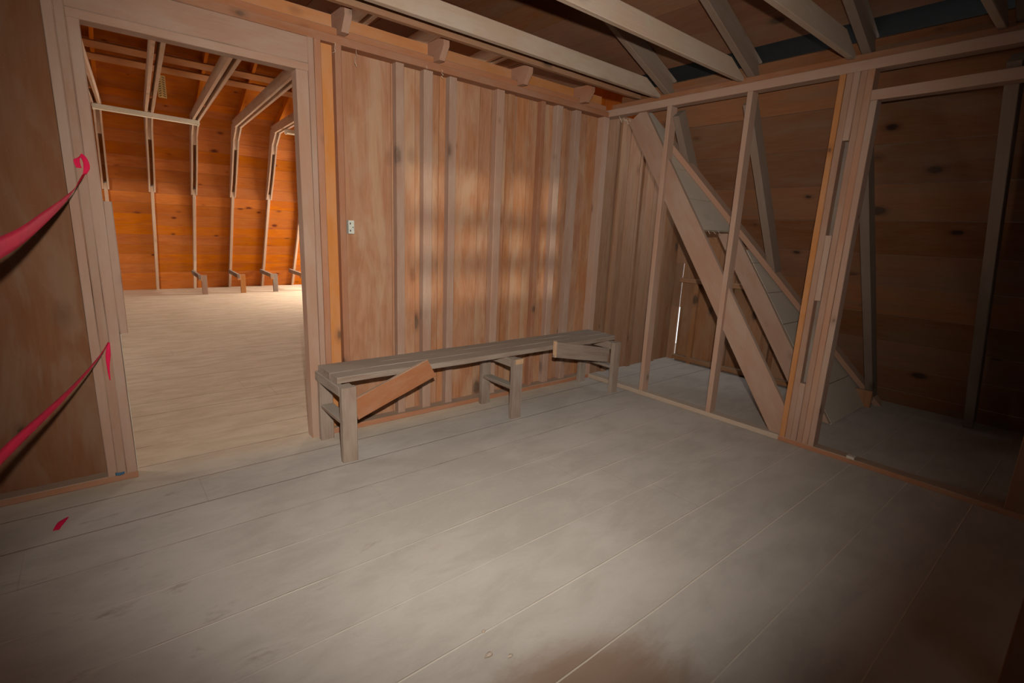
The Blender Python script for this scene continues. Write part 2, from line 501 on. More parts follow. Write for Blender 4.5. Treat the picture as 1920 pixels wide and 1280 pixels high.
tag(planks('wall_gable_far_end', (-4.6, 0, 0), (0, 0, 1), (0, 1, 0), [(a, b_, c + 0.0, d) for (a, b_, c, d) in r if not (6.4 < a < 8.9 and c == 0 and d > 4)] +
    [(y, y + 0.25, 0, 0.85) for y in [6.45 + 0.25 * k for k in range(10)]] + [(y, y + 0.25, 2.3, 4.6) for y in [6.45 + 0.25 * k for k in range(10)]],
    -0.02, M['barn'], gap=0.001), kind='structure')

# far lower roof of the barn: horizontal boards on the steep slope
FY0, FZ1 = 11.86, 3.05
FU = Vector((0, -1.0, 1.93)).normalized()
flen = FZ1 / FU.z
tag(planks('wall_far', (0, FY0, 0), (1, 0, 0), FU, rows(0.0, flen, 0.205, -4.6, 5.17, 0.06, 2), 0.02, M['barn'], gap=0.004), kind='structure')
kneeF = Vector((0, FY0, 0)) + FU * flen
# upper roof, both sides of the ridge
RIDGE = Vector((0, 6.7, 4.62))
du = (RIDGE - kneeF)
tag(planks('ceiling_far', kneeF, (1, 0, 0), du, rows(0.0, du.length, 0.205, -4.6, 5.17, 0.06, 2), 0.02, M['barn'], gap=0.003), kind='structure')
kneeN = Vector((0, 2.95, 2.70))
dn_ = kneeN - RIDGE
tag(planks('ceiling_near', RIDGE, (1, 0, 0), dn_, rows(0.0, dn_.length, 0.205, -4.6, 5.17, 0.06, 0), 0.02, M['barn'], gap=0.001), kind='structure')

# lower roof of this wing, seen behind the stud partition: horizontal boards on the steep slope
GU = Vector((-1.0, 0, 1.485)).normalized()
gl = 2.62 / GU.z
runs = []
v = -0.12
while v < gl:
    e = min(gl, v + 0.29)
    zmid = (v + e) / 2 * GU.z
    yv = valley(zmid).y + 0.18
    runs.append((v, e, -yv if zmid > 0.5 else -2.6, 3.4))
    v = e
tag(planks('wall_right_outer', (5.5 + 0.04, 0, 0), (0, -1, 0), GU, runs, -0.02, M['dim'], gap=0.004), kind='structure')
# upper roof of this wing
UU = Vector((-1.0, 0, 0.41)).normalized()
kneeR = Vector((3.98, 0, 2.60))
runs = rows(0.30, 4.4, 0.25, -6.7, 3.4, 0.05, 2, 0.7)
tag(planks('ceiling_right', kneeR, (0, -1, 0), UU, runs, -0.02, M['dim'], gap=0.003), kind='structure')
tag(planks('trim_tar_paper', kneeR + UU * -0.02, (0, -1, 0), UU, [(0.0, 0.34, -3.0, 3.4)], -0.012, M['tar']), kind='structure')
rt = kneeR + UU * 4.4
LU = Vector((-1.0, 0, -0.41)).normalized()
tag(planks('ceiling_left', rt, (0, -1, 0), LU, rows(0.0, 2.2, 0.25, -6.7, 3.4, 0.05, 0), -0.02, M['dim'], gap=0.001), kind='structure')
# closing boards between this wing's roof and the barn roof, above the joists
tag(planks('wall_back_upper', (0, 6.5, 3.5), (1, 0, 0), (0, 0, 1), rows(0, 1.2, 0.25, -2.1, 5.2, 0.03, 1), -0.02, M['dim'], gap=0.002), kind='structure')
# walls behind and left of the camera; window behind the camera throws the pale patches on the partition
WX0, WX1, WZ0, WZ1 = -0.82, 0.68, 1.45, 2.42
YW = -3.0
runs = [(0.0, WZ0, -1.75, 5.6), (WZ1, 4.5, -1.75, 5.6), (WZ0, WZ1, -1.75, WX0), (WZ0, WZ1, WX1, 5.6)]
tag(planks('wall_behind', (0, YW, 0), (1, 0, 0), (0, 0, 1), runs, -0.02, M['dim'], gap=0.0), kind='structure')
tag(planks('wall_left', (-1.75, 0, 0), (0, 0, 1), (0, -1, 0), rows(-3.29, 3.05, 0.26, 0, 3.7, 0.1), -0.02, M['ply'], gap=0.001), kind='structure')
bm = bmesh.new()
for (x0, x1) in ((WX0 - 0.06, WX0), (-0.50, -0.42), (-0.08, 0.03), (0.34, 0.43), (WX1, WX1 + 0.06)):
    cuboid(bm, x0, x1, YW - 0.03, YW + 0.02, WZ0 - 0.05, WZ1 + 0.05)
for (z0, z1) in ((WZ0 - 0.06, WZ0), (1.65, 1.82), (1.99, 2.15), (WZ1, WZ1 + 0.06)):
    cuboid(bm, WX0, WX1, YW - 0.028, YW + 0.018, z0, z1)
tag(link('window_1', bm, M['ply']), kind='structure')

# ------------------------------------------------------------------ partition with the doorway
def member(name, x, y, z, grain, mat, label, cat, group=None, **kw):
    o = boxb(name, x, y, z, grain, mat, **kw)
    return tag(o, label, cat, group)

member('bottom_plate', (-1.75, 0.062), (YB, YB + 0.089), (0, 0.038), 'x', M['redstud'],
       'dusty wooden sole plate on the floor under the plywood left of the doorway', 'beam')
member('bottom_plate', (0.995, XR), (YB, YB + 0.089), (0, 0.038), 'x', M['redstud'],
       'dusty wooden sole plate running behind the bench along the board wall', 'beam')
member('top_plate', (-1.75, XR + 0.03), (YB - 0.004, YB + 0.089), (ZP, ZP + 0.044), 'x', M['redstud'],
       'lower of the two long red-brown plates above the doorway and the board wall', 'beam')
member('top_plate', (-1.75, XR - 0.03), (YB + 0.008, YB + 0.089), (ZP + 0.045, ZT), 'x', M['redstud'],
       'upper of the two long plates above the doorway, carrying the rafter tails', 'beam')
# left jamb: three studs with a broken board
for i, (a, b_, zt, lab, mm) in enumerate((
        (-0.066, -0.027, ZP, 'outermost left stud of the doorway, next to the plywood', 'stud'),
        (-0.026, 0.012, ZP, 'middle stud of the three left of the doorway, with pink tape tied on', 'stud'),
        (0.013, 0.060, 2.245, 'inner left stud of the doorway, at the opening under the header', 'stud'))):
    member('door_stud', (a, b_), (YB, YB + 0.089), (0.038, zt), 'z', M[mm], lab, 'stud', 'studs beside the doorway')
o = boxb('broken_jamb_board', (0.061, 0.094), (YB + 0.003, YB + 0.05), (0.80, 1.455), 'z', M['stud'], cut0=0.0)
tag(o, 'short pale board nailed inside the left doorway jamb, cut off at both ends', 'board')
o = boxb('edge_strip', (0.0605, 0.064), (YB - 0.002, YB + 0.089), (0.038, 0.797), 'z', M['sheath'])
tag(o, 'thin pale splintered strip on the lower left edge of the doorway', 'strip')
# header
member('door_header', (0.013, 1.0625), (YB, YB + 0.089), (2.245, 2.286), 'x', M['stud'],
       'lower flat timber of the doorway header, underside lit from the far room', 'beam')
member('door_header', (0.013, 1.063), (YB + 0.003, YB + 0.089), (2.288, ZP), 'x', M['stud'],
       'wide grey-brown header board above the doorway, below the top plate', 'beam')
# right jamb
for (a, b_, z0, zt, mm, lab) in ((0.995, 1.0625, 0.0, 2.243, 'stud', 'right doorway stud at the opening, pale grey edge'),
                             (1.064, 1.099, 0.038, ZP, 'stud', 'second stud right of the doorway opening'),
                             (1.101, 1.140, 0.038, ZP, 'redstud', 'third stud right of the doorway, beside the orange strip'),
                             (1.222, 1.262, 0.038, ZP, 'redstud', 'single stud with a grey side at the left edge of the wide pine board')):
    member('door_stud', (a, b_), (YB, YB + 0.089), (z0, zt), 'z', M[mm], lab, 'stud', 'studs beside the doorway')
o = boxb('filler_board', (1.141, 1.222), (YB + 0.045, YB + 0.087), (0.038, ZP), 'z', M['orange'])
tag(o, 'narrow bright orange board recessed between two studs right of the doorway', 'board')
# wall studs over the bench
ws = [(1.63, 1.688, 'stud', 'first'), (1.835, 1.905, 'stud', 'second'), (2.04, 2.10, 'stud', 'third'), (2.46, 2.53, 'stud', 'fourth'),
      (2.915, 2.955, 'redstud', 'fifth'), (3.09, 3.155, 'stud', 'sixth'), (3.31, 3.375, 'stud', 'seventh')]
for (a, b_, mm, k) in ws:
    member('wall_stud', (a, b_), (YB + 0.03, YB + 0.088), (0.038, ZP), 'z', M[mm],
           'upright stud on the board wall, %s to the right of the wide pine board' % k, 'stud', 'studs on the board wall')
member('wall_stud', (3.652, 3.722), (YB + 0.01, YB + 0.088), (0.0, ZP), 'z', M['stud'],
       'grey stud in the corner where the board wall meets the open stud partition', 'stud', 'studs on the board wall')
for i, (x, lab) in enumerate(((3.98, 'nearest the corner'), (4.38, 'between the corner and the gable'), (4.82, 'farthest right, by the gable'))):
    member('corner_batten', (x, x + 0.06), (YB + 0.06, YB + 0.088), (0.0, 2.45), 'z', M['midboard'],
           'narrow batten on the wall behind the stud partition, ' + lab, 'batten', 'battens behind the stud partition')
for k, (x0, x1) in enumerate(((1.27, 1.60), (2.60, 2.66), (3.20, 3.24))):
    if k:
        member('thin_batten', (x0, x1), (YB + 0.068, YB + 0.088), (0.04, ZP), 'z', M['board'],
               'thin flat cover strip on the board wall, ' + ('left' if k == 1 else 'right') + ' one of two above the bench', 'batten', 'thin cover strips')
# rafter tails on the plate
for i, (x0, lab) in enumerate(((1.234, 'first rafter tail on the plate, above the doorway corner'),
                        (1.886, 'second rafter tail on the plate, above the wide pine board'),
                        (2.615, 'third rafter tail on the plate, counted from the doorway'),
                        (3.302, 'fourth rafter tail on the plate, nearest the corner'),
                        (0.50, 'rafter tail above the middle of the doorway header'))):
    mtx, L_ = frame((x0 + 0.022, 3.07, ZT), (x0 + 0.022, 4.0, ZT), (0, 0, 1))
    bm = bmesh.new()
    # chamfered tail profile with a notch over the plate, extruded across
    pr = [(0.0, 0.035), (0.055, -0.040), (0.124, -0.040), (0.124, 0.001), (0.55, 0.001), (0.55, 0.10), (0.0, 0.085)]
    a_ = [bm.verts.new((p, -0.022, q)) for p, q in pr]
    c_ = [bm.verts.new((p, 0.022, q)) for p, q in pr]
    bm.faces.new(a_); bm.faces.new(list(reversed(c_)))
    for k in range(7):
        bm.faces.new((a_[k], c_[k], c_[(k + 1) % 7], a_[(k + 1) % 7]))
    bmesh.ops.recalc_face_normals(bm, faces=bm.faces)
    o = link('rafter_tail', bm, M['pinkstud'] if i != 3 else M['redstud'], None, mtx)
    tag(o, lab + ', chamfered end', 'rafter', 'rafter tails on the back plate')
# blocking seen between the tails
for (a, b_, lab) in ((-1.0, 0.498, 'left of the doorway middle'), (0.546, 1.232, 'above the doorway'), (1.280, 1.884, 'above the wide pine board'), (1.932, 2.613, 'above the middle of the bench'),
                (2.661, 3.30, 'above the right end of the bench'), (3.348, 3.66, 'at the corner')):
    member('blocking_board', (a, b_), (YB + 0.068, YB + 0.088), (ZT + 0.001, ZT + 0.086), 'x', M['orange'],
           'orange blocking board on the plate between rafter tails, ' + lab, 'board', 'blocking between rafter tails')
member('ledger_board', (-1.75, 3.78), (2.93, 2.97), (2.552, 2.66), 'x', M['midboard'],
       'long brown ledger board behind the first ceiling joist', 'beam')

# ------------------------------------------------------------------ stud partition on the right
member('bottom_plate', (XR, XR + 0.089), (1.36, YB), (0, 0.038), 'y', M['joist'],
       'dusty sole plate of the open stud partition, from the corner to the built-up post', 'beam')
member('bottom_plate', (XR, XR + 0.089), (0.905, 1.36), (0, 0.036), 'y', M['redstud'],
       'sole plate under the built-up post, ending at a splintered joint', 'beam')
member('bottom_plate', (XR, XR + 0.089), (-0.3, 0.905), (0, 0.034), 'y', M['redstud'],
       'low threshold plate across the opening right of the built-up post', 'beam')
member('top_plate', (XR, XR + 0.089), (-2.9, YB + 0.085), (ZP, ZP + 0.060), 'y', M['stud'],
       'long dusty top plate of the right stud partition, front piece', 'beam')
member('top_plate', (XR + 0.045, XR + 0.12), (-2.9, YB), (ZP + 0.061, ZT + 0.02), 'y', M['redstud'],
       'darker upper plate set back on the right stud partition', 'beam')
member('partition_stud', (XR, XR + 0.089), (2.553, 2.591), (0.038, ZP), 'z', M['stud'],
       'first open stud from the corner, in front of the steep barn rafter', 'stud', 'studs of the open partition')
member('partition_stud', (XR, XR + 0.089), (1.898, 1.936), (0.038, ZP), 'z', M['stud'],
       'second open stud from the corner, crossed behind by the steep rafter', 'stud', 'studs of the open partition')
# built-up post: six plies, the third one in pieces leaving two slots
post = empty('built_up_post', (XR, 1.242, 0.0), 'thick built-up post of six nailed plies with two long slots', 'post')
yy = 1.355
for k in range(6):
    y1, y0 = yy - 0.038 * k, yy - 0.038 * (k + 1) + 0.0012
    zt = ZP if k < 5 else 2.25
    mt = M['orange'] if k == 0 else (M['pinkstud'] if k in (1, 3, 4) else M['stud'])
    dx = (0.0, 0.003, 0.0, 0.004, 0.001, 0.003)[k]
    if k == 2:
        for (z0, z1) in ((0.036, 0.455), (1.03, 1.455), (2.035, ZP)):
            boxb('post_ply_piece', (XR + dx, XR + 0.089), (y0, y1), (z0, z1), 'z', mt, post)
        boxb('slot_back', (XR + 0.055, XR + 0.087), (y0, y1), (0.44, 2.05), 'z', M['grey'], post)
    else:
        boxb('post_ply', (XR + dx, XR + 0.089), (y0, y1), (0.036, zt), 'z', mt, post)
member('door_header', (XR + 0.005, XR + 0.089), (0.17, 1.165), (2.252, 2.312), 'y', M['stud'],
       'dark header bar across the right-hand opening, from the post to the right edge', 'beam')
member('opening_stud', (XR, XR + 0.14), (0.03, 0.168), (0.034, ZP), 'z', M['ply'],
       'dark brown post at the right edge of the photo, ending the right-hand opening', 'post')
member('near_post', (2.06, 2.20), (-0.10, 0.003), (0.0, 2.9), 'z', M['ply'],
       'brown post close to the camera at the bottom right corner', 'post')

# ------------------------------------------------------------------ joists and rafters of this wing
for (a, b_, lab) in ((2.68, 3.15, 'at the corner'), (1.985, 2.615, 'between the first and second roof rafters'), (1.28, 1.92, 'between the second and third roof rafters'),
                     (0.60, 1.215, 'right of the built-up post'), (-0.4, 0.53, 'at the top right edge')):
    member('eave_board', (3.80, 3.82), (a, b_), (2.44, 2.605), 'y', M['dim'],
           'brown board standing behind the right top plate, ' + lab, 'board', 'eave boards behind the plate')
jl = ['nearest the board wall', 'second from the board wall', 'above the built-up post', 'fourth, at the top right']
for k, y in enumerate((2.70, 2.00, 1.30, 0.62)):
    z0, z1 = (2.517, 2.632)
    o = bar('ceiling_joist', (-1.70, y + 0.019, z0), (XR + 0.10, y + 0.019, z0), 0.038, z1 - z0, (0, 0, 1), M['joist'], anchor=(0, 1), cut1=-0.26)
    tag(o, 'pale dusty ceiling joist crossing the room, ' + jl[k], 'joist', 'ceiling joists')
for k, y in enumerate((2.62, 1.925, 1.22, 0.54)):
    y0 = y
    p0 = Vector((XR + 0.16, y0 + 0.028, ZT - 0.02))
    d = Vector((-1, 0, 0.41)).normalized()
    ln = 4.3 if k else 2.6
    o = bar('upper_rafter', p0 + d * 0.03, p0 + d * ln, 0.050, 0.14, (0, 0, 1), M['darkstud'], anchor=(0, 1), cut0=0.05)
    tag(o, 'dark roof rafter rising leftward from the right top plate, ' + ('nearest the board wall', 'second from the board wall', 'above the built-up post', 'at the top right corner')[k], 'rafter', 'upper rafters')
    # lower rafter standing on the outer wall
    base = Vector((5.42, y0 + (0.02 if k else -0.09), 0.0))
    top = base + Vector((-1.0, 0, 1.485)) * (2.38 / 1.485)
    if k == 0:
        zb = 1.92
    elif k == 1:
        zb = 1.14
    else:
        zb = 0.0
    q = base + Vector((-1.0, 0, 1.485)) * (zb / 1.485)
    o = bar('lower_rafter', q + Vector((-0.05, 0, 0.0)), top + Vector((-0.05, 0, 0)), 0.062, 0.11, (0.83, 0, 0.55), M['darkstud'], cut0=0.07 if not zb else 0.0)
    tag(o, ('short steep rafter ending high on the valley board, behind the first open stud',
            'steep rafter ending on the valley board, behind the second open stud',
            'full-length steep rafter standing on the floor behind the built-up post',
            'full-length steep rafter at the far right, almost in darkness')[k], 'rafter', 'lower rafters of the outer wall')

# ------------------------------------------------------------------ barn roof seen through the partition
mA = 1.50
nrm = Vector((0, -mA, 1)).normalized()      # up and outward from the slope, towards the camera
along = Vector((0, 1, mA)).normalized()
def slope_pt(x, z, depth=0.0):              # point on the sheathed top of the slope, depth below it
    return Vector((x, 1.2 + z / mA, z)) - nrm * depth
for (x, dd, hh, z0, z1, lab) in ((3.745, 0.092, 0.184, 0.03, 2.46, 'wide diagonal roof timber rising from the foot of the built-up post to the corner'),
                         (4.369, 0.108, 0.152, 0.03, 1.60, 'second diagonal roof timber, parallel and behind the first'),):
    a_, b_ = slope_pt(x, z0, dd), slope_pt(x, z1, dd)
    a_ += along * (0.0)
    o = bar('barn_rafter', a_ + along * 0.12, b_, 0.038, hh, nrm, M['stud'], cut0=-0.12)
    tag(o, lab, 'rafter', 'diagonal barn rafters')
a_, b_ = slope_pt(5.06, 0.05, 0.118), slope_pt(5.06, 2.4, 0.118)
# valley board
vd = Vector((-0.695, 1 / mA, 1.0))
pv0 = Vector((5.30, 1.2, 0.0)) + vd * -0.03
pv1 = Vector((5.30, 1.2, 0.0)) + vd * 2.16
acr = nrm.cross(vd).normalized()
if acr.x < 0:
    acr = -acr
off = acr * 0.05 + nrm * 0.016
o = bar('valley_board', pv0 + off, pv1 + off, 0.10, 0.046, nrm, M['pinkstud'])
tag(o, 'long pale valley board running down to the floor beside the steep rafter', 'board')
# sheathing boards (each one a separate short board lying on the slope)
n = 0
zz = 2.40
S = 0.0
bw = 0.25
def sheath(z0, z1, x0, x1f, lab, dp=0.030):
    mid = (z0 + z1) / 2
    bm = bmesh.new()
    P0, P1 = slope_pt(x0, z0, dp), slope_pt(x0, z1, dp)
    xa, xb = x1f(z0), x1f(z1)
    pts = [P0, slope_pt(xa, z0, dp), slope_pt(xb, z1, dp), P1]
    org = P0.copy()
    Ux = Vector((1, 0, 0))
    Wz = Ux.cross(along)
    mtx = Matrix.Identity(4)
    for i in range(3):
        mtx[i][0], mtx[i][1], mtx[i][2], mtx[i][3] = Ux[i], along[i], Wz[i], org[i]
    inv = mtx.inverted()
    lo = [bm.verts.new(inv @ p) for p in pts]
    hi = [bm.verts.new((inv @ p) + Vector((0, 0, 0.02 if Wz.dot(nrm) > 0 else -0.02))) for p in pts]
    bm.faces.new(lo); bm.faces.new(list(reversed(hi)))
    for k in range(4):
        bm.faces.new((lo[k], lo[(k + 1) % 4], hi[(k + 1) % 4], hi[k]))
    bmesh.ops.recalc_face_normals(bm, faces=bm.faces)
    o = link('sheathing_board', bm, M['sheath'], None, mtx)
    tag(o, lab, 'board', 'dust-covered sheathing boards')
vx = lambda z: min(valley(z).x - 0.02, XG - 0.01 if z > 0.55 else 9)
ups = ['topmost dust-covered roof board behind the first open stud', 'second dust-covered roof board from the top',
       'third dust-covered roof board from the top, between rafter and valley board',
       'lowest board of the upper group, ragged dark lower edge']
for k in range(4):
    sheath(1.478 + 0.2425 * (3 - k), 1.478 + 0.2425 * (4 - k) - 0.004, 3.7655, vx, ups[k])
los = ['topmost board of the lower dust-covered group, right of the second diagonal timber', 'second board of the lower dust-covered group',
       'third board of the lower group, beside the built-up post', 'fourth board of the lower group, hidden partly by the post',
       'fifth board of the lower group, right of the post', 'bottom board of the lower group, resting at the floor']
for k in range(6):
    z1 = 1.478 - 0.2425 * k - 0.004
    z0 = max(0.01, 1.478 - 0.2425 * (k + 1))
    if k == 0:
        z1 = 1.34
    sheath(z0, z1, 4.3895, vx, los[k], 0.050)
# girts on the gable wall
for z, lab in ((0.93, 'middle'), (0.04, 'floor-level'), (1.75, 'upper')):
    y0 = 1.25 + max(0, z) / 1.6 + 0.25
    member('wall_girt', (XG - 0.06, XG - 0.001), (y0, 3.18), (z - 0.02, z + 0.03), 'y', M['midboard'],
           'horizontal girt on the far board wall behind the diagonals, ' + lab + ' one', 'beam', 'girts on the far board wall')
for y, lab in ((2.95, 'nearest the crack of daylight'), (2.56, 'behind the first diagonal timber'), (2.12, 'behind the second diagonal timber')):
    member('girt_stud', (XG - 0.05, XG - 0.001), (y, y + 0.05), (0.0, 1.6 * (y - 1.19) - 0.12 if y < 2.9 else 2.4), 'z', M['midboard'],
           'upright nailer on the far board wall, ' + lab, 'stud', 'nailers on the far board wall')

# ------------------------------------------------------------------ the long room beyond the doorway
def extrude_x(name, prof, x0, x1, mat, parent, grain):
    U = Vector(grain).normalized()
    V = Vector((1, 0, 0))
    W = U.cross(V)
    org = Vector((x0, prof[0][0], prof[0][1]))
    mtx = Matrix.Identity(4)
    for i in range(3):
        mtx[i][0], mtx[i][1], mtx[i][2], mtx[i][3] = U[i], V[i], W[i], org[i]
    inv = mtx.inverted()
    bm = bmesh.new()
    a_ = [bm.verts.new(inv @ Vector((x0, y, z))) for y, z in prof]
    c_ = [bm.verts.new(inv @ Vector((x1, y, z))) for y, z in prof]
    bm.faces.new(a_); bm.faces.new(list(reversed(c_)))
    n = len(prof)
    for k in range(n):
        bm.faces.new((a_[k], c_[k], c_[(k + 1) % n], a_[(k + 1) % n]))
    bmesh.ops.recalc_face_normals(bm, faces=bm.faces)
    bmesh.ops.triangulate(bm, faces=[f for f in bm.faces if len(f.verts) > 4])
    return link(name, bm, mat, parent, mtx)
ribs = [(-0.39, 'outermost left rib, partly hidden by the left jamb'), (0.262, 'first rib inside the left jamb of the doorway'),
        (0.886, 'rib under the middle of the long light fixture'), (1.50, 'rib at the right end of the long light fixture'),
        (2.119, 'rib in the middle right of the doorway view'), (2.745, 'rib near the right of the doorway view'),
        (3.365, 'rightmost rib seen through the doorway'), (3.98, 'rib hidden to the right of the doorway'), (-1.0, 'rib hidden left of the doorway')]
dknee = Vector((0, -1.0, 1.93)).normalized()
rn = Vector((0, -1.93, -1.0)).normalized()      # inward from the far wall
for (x, lab) in ribs:
    base = Vector((x, FY0, 0)) + rn * 0.003
    ro = empty('barn_rib', (x, FY0 - 0.1, 0), 'tall bent wooden ' + lab, 'rib', 'bent ribs of the far wall')
    def P(s, off=0.0, dx=0.0):
        return base + dknee * s + rn * off + Vector((dx, 0, 0))
    bar('lower_leg', P(0.03, 0.045), P(2.16, 0.045), 0.046, 0.09, rn, M['rib'], ro)
    wallY = lambda z: FY0 - z / 1.93
    prof = [(wallY(1.78) - 0.005, 1.78), (wallY(2.5) - 0.01, 2.5), (wallY(2.95) - 0.03, 2.98), (10.05, 3.02),
            (9.98, 2.905), (wallY(2.72) - 0.215, 2.72), (wallY(2.4) - 0.20, 2.4), (wallY(2.05) - 0.165, 2.05), (wallY(1.78) - 0.105, 1.78)]
    for s in (-1, 1):
        extrude_x('side_ply', prof, x + s * 0.036 - 0.012, x + s * 0.036 + 0.012, M['rib'], ro, dknee)
    extrude_x('spacer_block', [(wallY(2.58) - 0.01, 2.58), (wallY(2.95) - 0.06, 2.96), (10.03, 2.97), (wallY(2.72) - 0.20, 2.74), (wallY(2.58) - 0.20, 2.58)],
              x - 0.0235, x + 0.0235, M['rib'], ro, dknee)
    # tie: two plies with a gap, level, slightly askew to the partition
    for s in (-1, 1):
        bar('tie_ply', (x + s * 0.038, 10.12, 2.905), (x + s * 0.038 - 0.0575 * 6.3, 3.82, 2.905), 0.036, 0.135, (0, 0, 1), M['rib'], ro, anchor=(0, 1), cut0=-0.1)
    bar('tie_spacer', (x - 0.08, 8.72, 2.925), (x - 0.086, 8.62, 2.925), 0.036, 0.07, (0, 0, 1), M['orange'], ro, anchor=(0, 1))
    # true roof rafter
    a_ = kneeF + Vector((x, 0, 0)) + Vector((0, -0.05, -0.09))
    b_ = RIDGE + Vector((x, 0.05, -0.09))
    bar('roof_rafter', a_, b_, 0.045, 0.13, (0, 0, 1), M['barn'], ro)
for k, (s, lab) in enumerate(((1.29, 'lower'), (1.53, 'upper'))):
    p = kneeF + (RIDGE - kneeF).normalized() * s + Vector((0, 0.0, -0.17))
    o = bar('roof_purlin', p + Vector((-4.5, 0, 0)), p + Vector((5.1, 0, 0)), 0.125, 0.03, (0, 0.55, 1), M['orange'], segs=3)
    tag(o, 'long tan purlin under the far roof, seen atop the doorway, ' + lab + ' of two', 'beam', 'purlins of the far roof')

def fixture(x0, x1, y, z, label, skew=0.0):
    y1_ = y + skew
    f = empty('light_fixture', ((x0 + x1) / 2, y, z), label, 'light fixture')
    bm = bmesh.new()
    # shallow trough profile, open side down
    pr = [(-0.075, 0.0), (-0.066, 0.0), (-0.058, 0.028), (-0.02, 0.03), (0.02, 0.03), (0.058, 0.028), (0.066, 0.0), (0.075, 0.0), (0.062, 0.06), (-0.062, 0.06)]
    a_ = [bm.verts.new((x0, y + p, z + q)) for p, q in pr]
    c_ = [bm.verts.new((x1, y1_ + p, z + q)) for p, q in pr]
    nn = len(pr)
    for k in range(nn):
        bm.faces.new((a_[k], c_[k], c_[(k + 1) % nn], a_[(k + 1) % nn]))
    bm.faces.new(a_); bm.faces.new(list(reversed(c_)))
    bmesh.ops.recalc_face_normals(bm, faces=bm.faces)
    link('fixture_housing', bm, M['cream'], f)
    bm = bmesh.new()
    vs, fs = cuboid(bm, x0 + 0.02, x1 - 0.02, y - 0.022, y + 0.022, z + 0.006, z + 0.0285)
    for v_ in vs:
        v_.co.y += skew * (v_.co.x - x0) / (x1 - x0)
    bmesh.ops.recalc_face_normals(bm, faces=bm.faces)
    link('ballast_cover', bm, M['tan'], f)
    for xe in (x0 + 0.005, x1 - 0.02):
        bm = bmesh.new()
        ye = y + skew * (xe - x0) / (x1 - x0)
        cuboid(bm, xe, xe + 0.015, ye - 0.055, ye + 0.055, z - 0.012, z + 0.028)
        bmesh.ops.recalc_face_normals(bm, faces=bm.faces)
        link('lamp_holder', bm, M['cream'], f)
    return f
fixture(0.20, 1.53, 9.72, 2.842, 'long cream fluorescent light fixture hanging under the ribs, seen through the doorway', 0.2)
fixture(2.72, 3.95, 9.45, 2.842, 'second cream light fixture, mostly hidden behind the right door jamb')
# small slotted yellow panel hung on a tie
sp_ = empty('slotted_panel', (1.0, 9.2, 3.04), 'small yellow slotted plastic panel hanging above the long light fixture', 'panel')
bm = bmesh.new()
cuboid(bm, 0.945, 1.045, 9.19, 9.205, 3.04, 3.335)
bmesh.ops.recalc_face_normals(bm, faces=bm.faces)
link('panel_plate', bm, M['yellow'], sp_)
bm = bmesh.new()
for k in range(9):
    for cxx in (0.971, 1.019):
        z = 3.062 + k * 0.0305
        vs, fs = cuboid(bm, cxx - 0.016, cxx + 0.016, 9.1855, 9.1905, z - 0.005, z + 0.005)
        bmesh.ops.rotate(bm, verts=vs, cent=(cxx, 9.188, z), matrix=Matrix.Rotation(0.5 if cxx > 1 else -0.5, 3, 'Y'))
bmesh.ops.recalc_face_normals(bm, faces=bm.faces)
link('panel_slots', bm, M['slot'], sp_)

# small brackets along the foot of the far wall
for (x, lab, mm) in ((1.468, 'leftmost', 'stud'), (2.11, 'second from the left', 'orange'), (2.695, 'third from the left', 'grey'), (3.275, 'rightmost, partly behind the door jamb', 'grey')):
    br = empty('bench_bracket', (x, 10.76, 0), 'small wooden bracket at the foot of the far wall, ' + lab, 'bracket', 'bench brackets of the far wall')
    ys = FY0 - 0.30
    bl = boxb('bracket_leg', (x + 0.012, x + 0.10), (10.74, 10.778), (0, 0.355), 'z', M[mm], br)
    bar('bracket_arm', (x - 0.012, 10.72, 0.325), (x - 0.012, ys, 0.345), 0.04, 0.075, (0, 0, 1), M['grey'], br)
    boxb('bracket_end_block', (x - 0.04, x + 0.014), (10.725, 10.765), (0.255, 0.36), 'z', M['orange'], br)

# ------------------------------------------------------------------ the bench
bench = empty('bench', (2.25, 3.0, 0), 'long low dusty grey wooden bench against the board wall', 'bench')
LY0, LY1 = 2.735, 2.775
seat0, seat1 = 1.035, 3.60
for (y0, y1, zt) in ((2.835, 2.945, 0.503), (2.950, 3.055, 0.506), (3.060, 3.168, 0.504)):
    boxb('seat_board', (seat0 + random.uniform(-.01, .01), seat1 + random.uniform(-.02, .02)), (y0, y1), (0.465, zt), 'x', M['grey'], bench, segs=12, rough=0.0025)
def trestle(x, w0=0.09, z=0.466, red=False):
    lg = boxb('leg', (x, x + w0), (LY0, LY1), (0, z), 'z', M['grey'], bench)
    boxb('leg', (x + 0.006, x + w0), (3.13, 3.17), (0, z - 0.04), 'z', M['grey'], bench)
    boxb('arm', (x - 0.001, x + 0.038), (2.778, 3.185), (z - 0.062, z - 0.002), 'y', M['grey'], bench)
    boxb('arm_block', (x + 0.039, x + w0 - 0.004), (2.778, 2.83), (z - 0.075, z - 0.003), 'y', M['grey'], bench)
    boxb('shelf_board', (x + 0.012, x + w0), (2.777, 3.128), (0.225, 0.248), 'y', M['grey'], bench)
    return lg
trestle(1.022)
midleg = trestle(2.318)
trestle(3.478, 0.088)
o = boxb('leg_end_grain', (2.335, 2.407), (LY0 - 0.003, LY0 + 0.001), (0.428, 0.466), 'x', M['endgrain'], midleg, rough=0)
o['label'] = 'fresh pale end on the middle leg'
